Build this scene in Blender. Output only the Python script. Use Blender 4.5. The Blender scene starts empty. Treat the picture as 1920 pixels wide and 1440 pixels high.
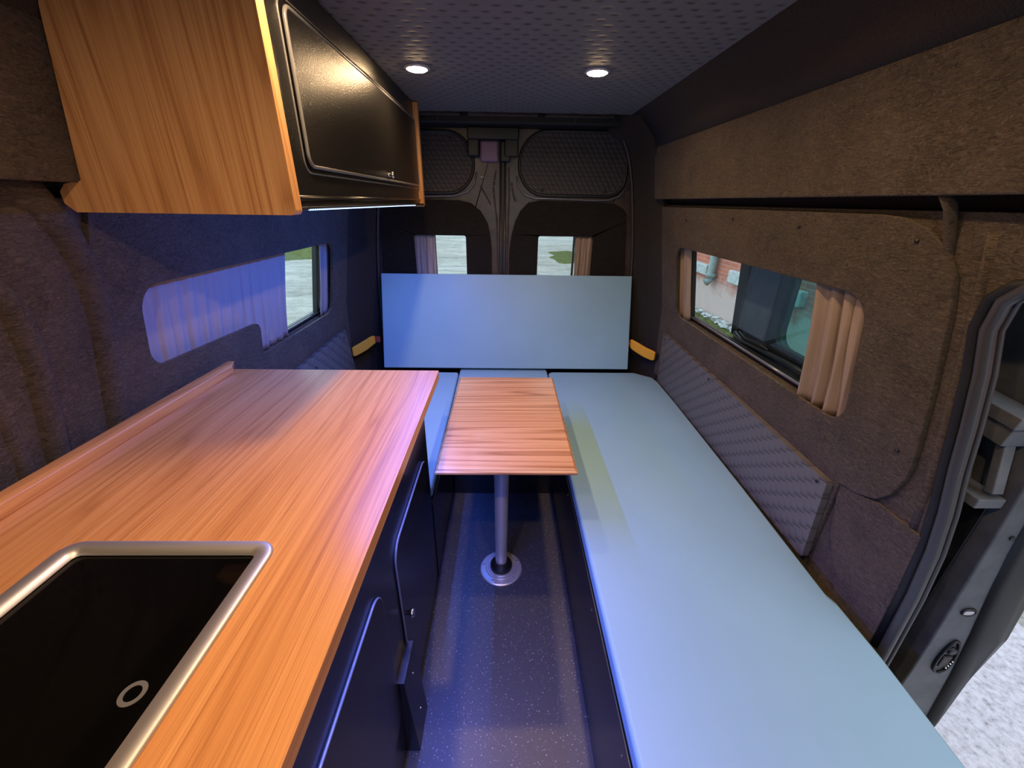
import bpy, bmesh, math, random
from mathutils import Vector, Matrix
from mathutils.geometry import tessellate_polygon
random.seed(7)
S = bpy.context.scene
COL = S.collection
PI = math.pi

# ------------------------------------------------------------------ camera
cam_d = bpy.data.cameras.new('camera')
cam = bpy.data.objects.new('camera', cam_d)
COL.objects.link(cam)
cam_d.sensor_fit = 'HORIZONTAL'; cam_d.sensor_width = 36.0
cam_d.lens = 36.0 * 752.97 / 1920.0
cam_d.clip_start = 0.02; cam_d.clip_end = 400
P_, YW, RL = 0.42672, 0.01961, 0.01519
fw = Vector((math.sin(YW)*math.cos(P_), math.cos(YW)*math.cos(P_), -math.sin(P_)))
rt = Vector((math.cos(YW), -math.sin(YW), 0)); up = rt.cross(fw)
r2 = rt*math.cos(RL) + up*math.sin(RL); u2 = up*math.cos(RL) - rt*math.sin(RL)
cam.matrix_world = Matrix(((r2.x, u2.x, -fw.x, 0), (r2.y, u2.y, -fw.y, 0), (r2.z, u2.z, -fw.z, 1.4), (0, 0, 0, 1)))
S.camera = cam

# ------------------------------------------------------------------ view, sky
S.view_settings.view_transform = 'Standard'; S.view_settings.look = 'None'
S.view_settings.exposure = 0.0; S.view_settings.gamma = 1.0
S.view_settings.use_curve_mapping = False
S.cycles.use_denoising = True
S.cycles.max_bounces = 8; S.cycles.diffuse_bounces = 4; S.cycles.transparent_max_bounces = 12
S.cycles.sample_clamp_indirect = 4.0
W = bpy.data.worlds.new('world'); S.world = W; W.use_nodes = True
wn = W.node_tree; wn.nodes.clear()
wo = wn.nodes.new('ShaderNodeOutputWorld'); wb = wn.nodes.new('ShaderNodeBackground')
wb.inputs[0].default_value = (0.66, 0.84, 1.0, 1); wb.inputs[1].default_value = 2.4
wn.links.new(wb.outputs[0], wo.inputs[0])

WARM = (1.0, 0.66, 0.36)
LAMP_POWER = 2.7
LED_POWER = 13.0
UNDER_POWER = 11.0

# ------------------------------------------------------------------ materials
def mat(name, color=(.5,.5,.5), rough=.5, metal=0.0, spec=.5, coat=0.0, sheen=0.0):
    m = bpy.data.materials.new(name); m.use_nodes = True
    b = m.node_tree.nodes['Principled BSDF']
    b.inputs['Base Color'].default_value = (*color, 1)
    b.inputs['Roughness'].default_value = rough
    b.inputs['Metallic'].default_value = metal
    b.inputs['Specular IOR Level'].default_value = spec
    b.inputs['Coat Weight'].default_value = coat
    b.inputs['Sheen Weight'].default_value = sheen
    return m
def N(m, t, **kw):
    n = m.node_tree.nodes.new(t)
    for k, v in kw.items():
        if k in n.inputs: n.inputs[k].default_value = v
        else: setattr(n, k, v)
    return n
def L(m, a, b): m.node_tree.links.new(a, b)
def bsdf(m): return m.node_tree.nodes['Principled BSDF']
def ramp(m, fac, stops):
    r = N(m, 'ShaderNodeValToRGB'); e = r.color_ramp.elements
    while len(e) > 1: e.remove(e[0])
    e[0].position = stops[0][0]; e[0].color = (*stops[0][1], 1)
    for p, c in stops[1:]:
        x = e.new(p); x.color = (*c, 1)
    L(m, fac, r.inputs[0]); return r.outputs[0]
def coords(m, scale=(1,1,1), rot=(0,0,0), loc=(0,0,0)):
    tc = N(m, 'ShaderNodeTexCoord'); mp = N(m, 'ShaderNodeMapping')
    mp.inputs['Scale'].default_value = scale; mp.inputs['Rotation'].default_value = rot
    mp.inputs['Location'].default_value = loc
    L(m, tc.outputs['Object'], mp.inputs['Vector']); return mp.outputs[0]
def noise(m, vec, scale, detail=3, rough=.5, dist=0):
    n = N(m, 'ShaderNodeTexNoise'); n.inputs['Scale'].default_value = scale
    n.inputs['Detail'].default_value = detail; n.inputs['Roughness'].default_value = rough
    n.inputs['Distortion'].default_value = dist
    L(m, vec, n.inputs['Vector']); return n.outputs['Fac']
def bump(m, h, strength=.3, dist=.002):
    b = N(m, 'ShaderNodeBump'); b.inputs['Strength'].default_value = strength
    b.inputs['Distance'].default_value = dist
    L(m, h, b.inputs['Height']); L(m, b.outputs[0], bsdf(m).inputs['Normal'])
def mth(m, op, a, b=None, c=None):
    n = N(m, 'ShaderNodeMath'); n.operation = op
    for i, v in enumerate((a, b, c)):
        if v is None: continue
        if isinstance(v, (int, float)): n.inputs[i].default_value = v
        else: L(m, v, n.inputs[i])
    return n.outputs[0]

def felt(name, c0, c1, stretch=(60, 260, 260)):
    m = mat(name, rough=.95, spec=.15, sheen=.35)
    bsdf(m).inputs['Sheen Roughness'].default_value = .5
    bsdf(m).inputs['Sheen Tint'].default_value = (.55, .48, .42, 1)
    v = coords(m, (stretch[0]/100, stretch[1]/100, stretch[2]/100), rot=(.35, .2, .15))
    n1 = noise(m, v, 70, 5, .7, 1.6)
    n2 = noise(m, coords(m), 9, 3)
    s = mth(m, 'ADD', mth(m, 'MULTIPLY', n1, .8), mth(m, 'MULTIPLY', n2, .2))
    L(m, ramp(m, s, [(.36, c0), (.66, c1)]), bsdf(m).inputs['Base Color'])
    bump(m, n1, 1.0, .008)
    return m
FELT = felt('charcoal_felt', (.018, .014, .0115), (.150, .113, .082), (90, 90, 240))
FELT_D = felt('black_felt', (.007, .0065, .006), (.022, .019, .017))
def wood(name, rot, along, across, dark, mid, light, seed=0.0, rough=.33, figure=.5, lines=3.0):
    """oak with cathedral figure: after `rot` the grain runs along X; `along`/`across` set the stretch"""
    m = mat(name, rough=rough, spec=.45, coat=.12)
    bsdf(m).inputs['Coat Roughness'].default_value = .25
    tc = N(m, 'ShaderNodeTexCoord'); mp0 = N(m, 'ShaderNodeMapping'); mp0.inputs['Rotation'].default_value = rot
    L(m, tc.outputs['Object'], mp0.inputs['Vector'])
    def st(sx, sy, off=0):
        q = N(m, 'ShaderNodeMapping'); q.inputs['Scale'].default_value = (sx, sy, sy); q.inputs['Location'].default_value = (seed+off, seed*1.7+off, seed*.6)
        L(m, mp0.outputs[0], q.inputs['Vector']); return q.outputs[0]
    v = st(along, across)
    big = noise(m, v, 1.0, 2, .45)
    f = mth(m, 'FRACT', mth(m, 'MULTIPLY', big, lines*6))
    tri = mth(m, 'ABSOLUTE', mth(m, 'SUBTRACT', f, .5))              # 0..0.5 thin dark late-wood lines
    rings = mth(m, 'POWER', mth(m, 'MULTIPLY', tri, 2.0), 3.0)
    fib = noise(m, st(along*2.2, across*24, 3), 1.0, 5, .7)
    fine = noise(m, st(along*9, across*70, 5), 1.0, 2, .6)
    tone = noise(m, st(along*.8, across*2.2, 9), 1.0, 3, .5)
    s_ = mth(m, 'ADD', mth(m, 'MULTIPLY', rings, figure*.42), mth(m, 'ADD', mth(m, 'MULTIPLY', fib, .62), mth(m, 'MULTIPLY', tone, .30)))
    col = ramp(m, s_, [(.30, light), (.54, mid), (.92, dark)])
    mx = N(m, 'ShaderNodeMix', data_type='RGBA', blend_type='MULTIPLY')
    mx.inputs[0].default_value = .6
    L(m, col, mx.inputs[6]); L(m, ramp(m, fine, [(.34, (.60, .50, .42)), (.47, (1, 1, 1))]), mx.inputs[7])
    L(m, mx.outputs[2], bsdf(m).inputs['Base Color'])
    bump(m, fib, .10, .001)
    return m
OAK = dict(dark=(.33, .12, .038), mid=(.56, .25, .085), light=(.70, .35, .135))
OAK2 = dict(dark=(.36, .15, .052), mid=(.62, .315, .125), light=(.74, .42, .185))
WOOD_Y = wood('oak_counter', (0, 0, PI/2), .5, 7.5, seed=3.1, figure=.5, lines=2.2, **OAK)
WOOD_X = wood('oak_table', (0, 0, 0), .40, 9.0, seed=8.3, figure=1.0, lines=1.8, **OAK2)
WOOD_Z = wood('oak_panel', (0, PI/2, 0), .45, 9.0, seed=1.4, figure=.7, lines=2.0, **OAK2)

BLACK = mat('black_laminate', (.010, .010, .012), .27, spec=.5)
_v = coords(BLACK); bump(BLACK, noise(BLACK, _v, 260, 4, .6), .10, .002)
BLACK_C = mat('black_cabinet_laminate', (.006, .0055, .005), .29, spec=.6)
_v = coords(BLACK_C); bump(BLACK_C, noise(BLACK_C, _v, 240, 3, .6), .45, .002)
EDGE = mat('black_edge_trim', (.14, .14, .15), .2, spec=.8)
PLASTIC = mat('black_plastic', (.010, .010, .011), .42)
RUBBER = mat('grey_rubber_seal', (.045, .043, .047), .34, spec=.6)
_v = coords(RUBBER); bump(RUBBER, noise(RUBBER, _v, 30, 3), .1, .002)
RUBBER_D = mat('black_rubber', (.012, .012, .013), .4)
STEEL = mat('brushed_steel', (.66, .64, .62), .42, metal=.85)
_v = coords(STEEL, (1, 30, 30)); bump(STEEL, noise(STEEL, _v, 30, 3), .05, .001)
CHROME = mat('chrome', (.8, .8, .8), .12, metal=1)
ALU = mat('satin_aluminium', (.62, .61, .64), .36, metal=.55)
GLASSBLACK = mat('black_glass', (.002, .002, .002), .05, spec=.35)
_v = coords(GLASSBLACK); bump(GLASSBLACK, noise(GLASSBLACK, _v, 9, 2), .03, .003)
RING = mat('grey_print', (.12, .12, .12), .4)
VINYL = mat('pale_blue_vinyl', (.30, .47, .53), .42, spec=.4)
_v = coords(VINYL); bump(VINYL, noise(VINYL, _v, 420, 2, .5), .06, .001)
_n = noise(VINYL, _v, 3.0, 3)
L(VINYL, ramp(VINYL, _n, [(.3, (.265, .46, .565)), (.7, (.29, .49, .60))]), bsdf(VINYL).inputs['Base Color'])
YELLOW = mat('yellow_strap', (.85, .42, .03), .5)
REDP = mat('red_plastic', (.35, .04, .03), .4)
LILAC = mat('lilac_plastic', (.26, .16, .25), .45)
def painted(name, c0, c1, rough):
    m = mat(name, rough=rough, spec=.5)
    n = noise(m, coords(m), 14, 5, .65)
    L(m, ramp(m, n, [(.35, c0), (.7, c1)]), bsdf(m).inputs['Base Color'])
    bump(m, n, .2, .003)
    return m
BODY = painted('dark_brown_body_paint', (.05, .037, .033), (.11, .082, .072), .30)
BODY_G = painted('dark_grey_door_metal', (.06, .066, .076), (.11, .118, .13), .42)
BODY_K = painted('black_body_paint', (.005, .005, .006), (.010, .010, .011), .6)
GREYPL = painted('grey_moulded_plastic', (.10, .105, .12), (.15, .155, .17), .5)
SLATE = painted('slate_blue_door_lining', (.055, .075, .10), (.08, .105, .135), .6)

# speckled vinyl floor
FLOOR = mat('speckled_vinyl_floor', rough=.38, spec=.5)
_v = coords(FLOOR)
_vo = N(FLOOR, 'ShaderNodeTexVoronoi'); _vo.inputs['Scale'].default_value = 120; _vo.inputs['Randomness'].default_value = 1
L(FLOOR, _v, _vo.inputs['Vector'])
_sp = ramp(FLOOR, _vo.outputs['Distance'], [(.16, (1, 1, 1)), (.28, (0, 0, 0))])
_sel = ramp(FLOOR, noise(FLOOR, _v, 210, 2), [(.47, (0, 0, 0)), (.6, (1, 1, 1))])
_f = mth(FLOOR, 'MULTIPLY', _sp, _sel)
_mx = N(FLOOR, 'ShaderNodeMix', data_type='RGBA')
L(FLOOR, _f, _mx.inputs[0]); _mx.inputs[6].default_value = (.058, .060, .078, 1); _mx.inputs[7].default_value = (.34, .34, .36, 1)
L(FLOOR, _mx.outputs[2], bsdf(FLOOR).inputs['Base Color'])
bump(FLOOR, noise(FLOOR, _v, 240, 3), .25, .002)

# quilted leatherette: 3D-cube stitching seen as offset slanted bricks
def quilt(name, c, axes, pitch, rough=.5, strength=.6, cubes=False):
    m = mat(name, c, rough, spec=.4)
    tc = N(m, 'ShaderNodeTexCoord'); sp = N(m, 'ShaderNodeSeparateXYZ'); L(m, tc.outputs['Object'], sp.inputs[0])
    a = sp.outputs[axes[0]]; b = sp.outputs[axes[1]]
    pa, pb = pitch
    bb = mth(m, 'MULTIPLY', b, 1/pb)
    row = mth(m, 'FLOOR', bb); fb = mth(m, 'FRACT', bb)
    sh = mth(m, 'MULTIPLY', row, .5)
    if cubes:
        aa = mth(m, 'ADD', mth(m, 'MULTIPLY', a, 1/pa), sh)
    else:
        aa = mth(m, 'ADD', mth(m, 'ADD', mth(m, 'MULTIPLY', a, 1/pa), sh), mth(m, 'MULTIPLY', fb, .45))
    fa = mth(m, 'FRACT', aa)
    ca = mth(m, 'MULTIPLY', mth(m, 'SINE', mth(m, 'MULTIPLY', fa, PI)), 1.0)
    cb = mth(m, 'SINE', mth(m, 'MULTIPLY', fb, PI))
    h = mth(m, 'POWER', mth(m, 'MULTIPLY', ca, cb), .45)
    bump(m, h, strength, .006)
    n = noise(m, tc.outputs['Object'], 200, 2)
    k = mth(m, 'MULTIPLY', h, 1)
    L(m, ramp(m, mth(m, 'ADD', mth(m, 'MULTIPLY', k, .7), mth(m, 'MULTIPLY', n, .3)),
              [(.2, tuple(x*.55 for x in c)), (.6, c)]), bsdf(m).inputs['Base Color'])
    return m
def quilt_diag(name, c):
    """diagonal welts with serrated steps"""
    m = mat(name, c, .5, spec=.35)
    tc = N(m, 'ShaderNodeTexCoord'); sp = N(m, 'ShaderNodeSeparateXYZ'); L(m, tc.outputs['Object'], sp.inputs[0])
    y, z = sp.outputs[1], sp.outputs[2]
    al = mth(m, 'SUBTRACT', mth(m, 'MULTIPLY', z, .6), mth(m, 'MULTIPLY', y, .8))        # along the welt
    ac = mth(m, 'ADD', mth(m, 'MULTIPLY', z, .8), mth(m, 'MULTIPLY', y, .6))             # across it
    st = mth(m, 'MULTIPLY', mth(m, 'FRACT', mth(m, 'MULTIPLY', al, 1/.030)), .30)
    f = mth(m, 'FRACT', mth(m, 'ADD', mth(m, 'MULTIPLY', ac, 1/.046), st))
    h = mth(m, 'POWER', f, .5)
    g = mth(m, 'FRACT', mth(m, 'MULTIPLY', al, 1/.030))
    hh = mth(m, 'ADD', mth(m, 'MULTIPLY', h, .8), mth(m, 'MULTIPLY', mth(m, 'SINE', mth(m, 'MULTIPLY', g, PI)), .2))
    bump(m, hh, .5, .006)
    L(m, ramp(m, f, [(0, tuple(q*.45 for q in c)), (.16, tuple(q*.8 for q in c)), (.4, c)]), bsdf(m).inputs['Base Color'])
    return m
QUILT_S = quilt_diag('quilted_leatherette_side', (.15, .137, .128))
QUILT_R = quilt('quilted_leatherette_rear', (.05, .046, .05), (0, 2), (.03, .024), strength=.35)
QUILT_C = mat('dimpled_ceiling_leatherette', rough=.6, spec=.35)
_tc = N(QUILT_C, 'ShaderNodeTexCoord'); _sp = N(QUILT_C, 'ShaderNodeSeparateXYZ'); L(QUILT_C, _tc.outputs['Object'], _sp.inputs[0])
_b = mth(QUILT_C, 'MULTIPLY', _sp.outputs[1], 1/.034); _row = mth(QUILT_C, 'FLOOR', _b)
_a = mth(QUILT_C, 'ADD', mth(QUILT_C, 'MULTIPLY', _sp.outputs[0], 1/.050), mth(QUILT_C, 'MULTIPLY', _row, .5))
_sa = mth(QUILT_C, 'SINE', mth(QUILT_C, 'MULTIPLY', mth(QUILT_C, 'FRACT', _a), PI)); _sb = mth(QUILT_C, 'SINE', mth(QUILT_C, 'MULTIPLY', mth(QUILT_C, 'FRACT', _b), PI))
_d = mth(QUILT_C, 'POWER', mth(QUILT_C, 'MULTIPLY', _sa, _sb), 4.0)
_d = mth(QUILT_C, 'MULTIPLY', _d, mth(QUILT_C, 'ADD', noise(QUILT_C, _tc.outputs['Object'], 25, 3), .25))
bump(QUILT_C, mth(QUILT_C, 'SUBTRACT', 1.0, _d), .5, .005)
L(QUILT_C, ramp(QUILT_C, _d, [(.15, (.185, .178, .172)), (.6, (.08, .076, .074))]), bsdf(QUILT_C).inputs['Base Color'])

CURT = mat('beige_curtain_cloth', (.36, .27, .195), .85, spec=.2)
_v = coords(CURT); bump(CURT, noise(CURT, _v, 500, 2), .15, .001)
CURT_V = mat('grey_lilac_curtain_cloth', (.40, .35, .36), .85, spec=.2)
_v = coords(CURT_V); bump(CURT_V, noise(CURT_V, _v, 500, 2), .15, .001)

def glass(name, tint, gloss=.05):
    m = bpy.data.materials.new(name); m.use_nodes = True; nt = m.node_tree; nt.nodes.clear()
    o = nt.nodes.new('ShaderNodeOutputMaterial'); t = nt.nodes.new('ShaderNodeBsdfTransparent')
    g = nt.nodes.new('ShaderNodeBsdfGlossy'); x = nt.nodes.new('ShaderNodeMixShader')
    t.inputs[0].default_value = (*tint, 1); g.inputs['Roughness'].default_value = .02
    g.inputs['Color'].default_value = (.9, .95, .95, 1)
    x.inputs[0].default_value = gloss
    nt.links.new(t.outputs[0], x.inputs[1]); nt.links.new(g.outputs[0], x.inputs[2]); nt.links.new(x.outputs[0], o.inputs[0])
    return m
GLASS = glass('clear_window_glass', (.93, .97, .96))
GLASS_T = glass('teal_tinted_glass', (.42, .66, .62), .04)
def emit(name, c, s):
    m = bpy.data.materials.new(name); m.use_nodes = True; nt = m.node_tree; nt.nodes.clear()
    o = nt.nodes.new('ShaderNodeOutputMaterial'); e = nt.nodes.new('ShaderNodeEmission')
    e.inputs[0].default_value = (*c, 1); e.inputs[1].default_value = s
    nt.links.new(e.outputs[0], o.inputs[0]); return m
LENS = emit('warm_lamp_lens', (1.0, .66, .34), 90)
LEDE2 = emit('blue_led_tape', (.10, .2, 1.0), 1.5)
LEDE = emit('cool_led_diode', (.30, .50, 1.0), 5)

GRAVEL = mat('pale_gravel_ground', rough=.95, spec=.1)
_v = coords(GRAVEL)
_n1 = noise(GRAVEL, _v, 45, 6, .7); _n2 = noise(GRAVEL, coords(GRAVEL, (.5, 1.6, 1)), .9, 7, .72, .8); _n3 = noise(GRAVEL, _v, 5, 4, .6)
_s = mth(GRAVEL, 'ADD', mth(GRAVEL, 'MULTIPLY', _n1, .45), mth(GRAVEL, 'ADD', mth(GRAVEL, 'MULTIPLY', _n2, .4), mth(GRAVEL, 'MULTIPLY', _n3, .15)))
L(GRAVEL, ramp(GRAVEL, _s, [(.36, (.12, .12, .10)), (.46, (.30, .285, .25)), (.56, (.50, .47, .42)), (.66, (.66, .62, .57))]), bsdf(GRAVEL).inputs['Base Color'])
bump(GRAVEL, _n1, .5, .02)
GRASS = mat('short_green_grass', rough=.9, spec=.1)
_n = noise(GRASS, coords(GRASS), 14, 6, .75)
L(GRASS, ramp(GRASS, _n, [(.3, (.03, .045, .012)), (.5, (.12, .145, .035)), (.66, (.24, .25, .10)), (.74, (.45, .44, .36))]), bsdf(GRASS).inputs['Base Color'])
bump(GRASS, _n, 1, .05)
BRICK = mat('red_brick', rough=.9, spec=.1)
_tc = coords(BRICK, (1, 1, 1), rot=(0, 0, 0))
_sp = N(BRICK, 'ShaderNodeSeparateXYZ'); L(BRICK, _tc, _sp.inputs[0])
_cb = N(BRICK, 'ShaderNodeCombineXYZ'); L(BRICK, _sp.outputs[1], _cb.inputs[0]); L(BRICK, _sp.outputs[2], _cb.inputs[1])
_bt = N(BRICK, 'ShaderNodeTexBrick'); _bt.inputs['Scale'].default_value = 1
_bt.inputs['Brick Width'].default_value = .25; _bt.inputs['Row Height'].default_value = .075; _bt.inputs['Mortar Size'].default_value = .006
_bt.inputs['Color1'].default_value = (.56, .17, .10, 1); _bt.inputs['Color2'].default_value = (.44, .13, .08, 1); _bt.inputs['Mortar'].default_value = (.4, .3, .26, 1)
L(BRICK, _cb.outputs[0], _bt.inputs[0])
_nn = noise(BRICK, _tc, 2.2, 6, .7)
_hz = mth(BRICK, 'ADD', mth(BRICK, 'MULTIPLY', _sp.outputs[2], -.9), mth(BRICK, 'MULTIPLY', _nn, .9))   # pale flaking render low on the wall
_mx = N(BRICK, 'ShaderNodeMix', data_type='RGBA')
L(BRICK, ramp(BRICK, _hz, [(.36, (0, 0, 0)), (.56, (1, 1, 1))]), _mx.inputs[0])
L(BRICK, _bt.outputs[0], _mx.inputs[6]); _mx.inputs[7].default_value = (.56, .42, .38, 1)
L(BRICK, _mx.outputs[2], bsdf(BRICK).inputs['Base Color'])
STONE = painted('pale_stone', (.34, .36, .36), (.6, .6, .58), .9)
PIPE = painted('grey_green_zinc', (.16, .21, .20), (.26, .31, .29), .5)
LEAF = painted('hedge_green', (.03, .06, .015), (.12, .19, .05), .9)

# ------------------------------------------------------------------ mesh helpers
def link(name, bm, m, parent=None, smooth=False, bevel=0, bev_seg=2, weld=True, solid=0):
    if weld: bmesh.ops.remove_doubles(bm, verts=bm.verts, dist=1e-6)
    bmesh.ops.recalc_face_normals(bm, faces=bm.faces)
    me = bpy.data.meshes.new(name); bm.to_mesh(me); bm.free()
    for mm in (m if isinstance(m, (list, tuple)) else [m]): me.materials.append(mm)
    o = bpy.data.objects.new(name, me); COL.objects.link(o)
    if smooth:
        for p in me.polygons: p.use_smooth = True
    if solid:
        md = o.modifiers.new('solid', 'SOLIDIFY'); md.thickness = solid; md.offset = 0
    if bevel:
        md = o.modifiers.new('bevel', 'BEVEL'); md.width = bevel; md.segments = bev_seg
        md.limit_method = 'ANGLE'; md.angle_limit = math.radians(40)
        for p in me.polygons: p.use_smooth = True
        wn_ = o.modifiers.new('wn', 'WEIGHTED_NORMAL'); wn_.keep_sharp = True
    if parent: o.parent = parent
    return o
def tag(o, label=None, cat=None, group=None, kind=None):
    if label: o['label'] = label
    if cat: o['category'] = cat
    if group: o['group'] = group
    if kind: o['kind'] = kind
    return o
def struct(o, label=None): return tag(o, label, kind='structure')
def empty(name, loc, label=None, cat=None, group=None, kind=None):
    o = bpy.data.objects.new(name, None); COL.objects.link(o); o.empty_display_size = .05
    o.location = loc; return tag(o, label, cat, group, kind)
def rel(o):
    """keep the world place of a child of an unrotated empty"""
    if o.parent: o.matrix_parent_inverse = Matrix.Translation(-o.parent.location)
    return o
def box(bm, x0, x1, y0, y1, z0, z1):
    v = [bm.verts.new((x, y, z)) for x in (x0, x1) for y in (y0, y1) for z in (z0, z1)]
    for f in ((0,1,3,2), (4,6,7,5), (0,4,5,1), (2,3,7,6), (0,2,6,4), (1,5,7,3)): bm.faces.new([v[i] for i in f])
    return v
def nb(): return bmesh.new()
def arc_round(pts, r, seg=6):
    """round the corners of a closed 2D polygon; r number or per-corner list"""
    out = []; n = len(pts)
    for i, p in enumerate(pts):
        ri = r[i] if isinstance(r, (list, tuple)) else r
        p = Vector(p); a = Vector(pts[i-1]) - p; b = Vector(pts[(i+1) % n]) - p
        if ri <= 0: out.append(tuple(p)); continue
        ang = a.angle(b); t = min(ri/math.tan(ang/2), a.length*.49, b.length*.49); rr = t*math.tan(ang/2)
        an, bn = a.normalized(), b.normalized()
        c = p + (an+bn).normalized()*(rr/math.sin(ang/2))
        s = p + an*t - c; e = p + bn*t - c
        for k in range(seg+1):
            f = k/seg; th = s.angle(e)
            if th < 1e-5: d = s
            else: d = (s*math.sin((1-f)*th) + e*math.sin(f*th))/math.sin(th)
            out.append(tuple(c+d))
    return out
def rect(a0, a1, b0, b1, r, seg=6): return arc_round([(a0,b0), (a1,b0), (a1,b1), (a0,b1)], r, seg)
def sheet(outer, holes, mp, thick, cuts=(), cuts0=()):
    """2D polygon with holes -> slab. mp(a,b,d) maps plane coords + depth d to 3D. cuts: b values to subdivide at"""
    loops = [[Vector((a, b, 0)) for a, b in outer]] + [[Vector((a, b, 0)) for a, b in h] for h in holes]
    flat = [v for l in loops for v in l]
    tris = tessellate_polygon(loops)
    bm = bmesh.new(); vs = [bm.verts.new(v) for v in flat]
    for t in tris:
        try: bm.faces.new([vs[i] for i in t])
        except ValueError: pass
    bmesh.ops.recalc_face_normals(bm, faces=bm.faces)
    bmesh.ops.dissolve_limit(bm, angle_limit=.01, verts=bm.verts[:], edges=bm.edges[:], delimit={'NORMAL'}) if False else None
    for c in cuts:
        bmesh.ops.bisect_plane(bm, geom=bm.verts[:]+bm.edges[:]+bm.faces[:], plane_co=(0, c, 0), plane_no=(0, 1, 0), dist=1e-6)
    for c in cuts0:
        bmesh.ops.bisect_plane(bm, geom=bm.verts[:]+bm.edges[:]+bm.faces[:], plane_co=(c, 0, 0), plane_no=(1, 0, 0), dist=1e-6)
    base = {v: (v.co.x, v.co.y) for v in bm.verts}
    r = bmesh.ops.duplicate(bm, geom=bm.verts[:]+bm.edges[:]+bm.faces[:])
    vm = r['vert_map']
    dup = {base_v: vm[base_v] for base_v in base}
    bedges = [e for e in bm.edges if e.is_boundary and e.verts[0] in base and e.verts[1] in base]
    for e in bedges:
        a, b = e.verts
        try: bm.faces.new((a, b, dup[b], dup[a]))
        except ValueError: pass
    for v, (a, b) in base.items():
        v.co = mp(a, b, 0); dup[v].co = mp(a, b, thick)
    return bm
def tube(bm, pts, r, seg=10, closed=False, flat=None):
    pts = [Vector(p) for p in pts]; n = len(pts); rings = []
    nrm = None
    for i, p in enumerate(pts):
        if closed: t = pts[(i+1) % n] - pts[i-1]
        else: t = pts[min(i+1, n-1)] - pts[max(i-1, 0)]
        t.normalize()
        if nrm is None:
            nrm = t.orthogonal().normalized()
        nrm = (nrm - t*nrm.dot(t)); nrm.normalize(); bi = t.cross(nrm)
        ri = r[i] if isinstance(r, (list, tuple)) else r
        rings.append([bm.verts.new(p + nrm*math.cos(2*PI*k/seg)*ri + bi*math.sin(2*PI*k/seg)*ri) for k in range(seg)])
    m = n if closed else n-1
    for i in range(m):
        A = rings[i]; B = rings[(i+1) % n]
        off = 0
        if closed and i == n-1:
            off = min(range(seg), key=lambda o: sum((A[k].co-B[(k+o) % seg].co).length for k in range(seg)))
        for k in range(seg): bm.faces.new((A[k], A[(k+1) % seg], B[(k+1+off) % seg], B[(k+off) % seg]))
    if not closed:
        bm.faces.new(rings[0][::-1]); bm.faces.new(rings[-1])
def lathe(bm, prof, c, seg=32, axis='z', sx=1):
    c = Vector(c); rings = []
    for r, h in prof:
        ring = []
        for k in range(seg):
            a = 2*PI*k/seg; x, y = r*math.cos(a), r*math.sin(a)
            if axis == 'z': p = Vector((x, y, h))
            elif axis == 'x': p = Vector((h, x, y))
            else: p = Vector((x, h, y))
            ring.append(bm.verts.new(c+p))
        rings.append(ring)
    for A, B in zip(rings, rings[1:]):
        for k in range(seg): bm.faces.new((A[k], A[(k+1) % seg], B[(k+1) % seg], B[k]))
    bm.faces.new(rings[0]); bm.faces.new(rings[-1][::-1])

# side wall lean: inner half-width as a function of height
PROF = [(0, .945), (.2, .94), (.42, .94), (.86, .92), (1.2, .86), (1.385, .83), (1.46, .815)]
def xw(z):
    if z <= 0: return .945
    for (z0, a), (z1, b) in zip(PROF, PROF[1:]):
        if z <= z1: return a + (b-a)*(z-z0)/(z1-z0)
    return PROF[-1][1]
CUTS = [.2, .42, .64, .86, 1.03, 1.2, 1.3, 1.385]
def side(s, off=0):
    """plane (y,z) -> 3D on the side wall; depth grows outwards"""
    return lambda a, b, d: Vector((s*(xw(b)+off+d), a, b))

# ------------------------------------------------------------------ outside
bm = nb(); box(bm, -60, 60, -20, 90, -.72, -.62)
struct(link('ground', bm, GRAVEL))
GRAVEL_LIFT = mat('shade_lifted_gravel', rough=.95, spec=.1)  # gravel colour lightened here to make up for the shade beside the van
_v = coords(GRAVEL_LIFT); _n1 = noise(GRAVEL_LIFT, _v, 38, 6, .72)
L(GRAVEL_LIFT, ramp(GRAVEL_LIFT, _n1, [(.30, (.28, .24, .24)), (.40, (.62, .57, .60)), (.55, (.82, .77, .81)), (.72, (.92, .88, .92))]), bsdf(GRAVEL_LIFT).inputs['Base Color'])
bump(GRAVEL_LIFT, _n1, .6, .02)
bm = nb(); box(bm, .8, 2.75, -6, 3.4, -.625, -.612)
tag(link('lightened_gravel_apron', bm, GRAVEL_LIFT), 'pale gravel strip outside the open sliding door, lightened to offset the van shade', 'gravel', kind='stuff')
def blob(name, cx, cy, rx, ry, z, m, label, n=48, amp=.18):
    bm = nb(); top = []; c = bm.verts.new((cx, cy, z+.03)); ph = random.random()*6
    ring = []; ring2 = []
    for k in range(n):
        a = 2*PI*k/n; q = 1+amp*math.sin(3*a+ph)+amp*.6*math.sin(7*a+2*ph)+random.uniform(-.02, .02)*min(1, 1.5/ry)
        ring.append(bm.verts.new((cx+rx*q*.8*math.cos(a), cy+ry*q*.8*math.sin(a), z+.025)))
        ring2.append(bm.verts.new((cx+rx*q*math.cos(a), cy+ry*q*math.sin(a), z-.02)))
    for k in range(n):
        bm.faces.new((c, ring[k], ring[(k+1) % n])); bm.faces.new((ring[k], ring2[k], ring2[(k+1) % n], ring[(k+1) % n]))
    return tag(link(name, bm, m), label, 'grass', kind='stuff')
blob('grass_patch', 2.75, 17.0, 1.15, 2.1, -.62, GRASS, 'green grass patch on the pale yard seen through the rear windows')
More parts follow.
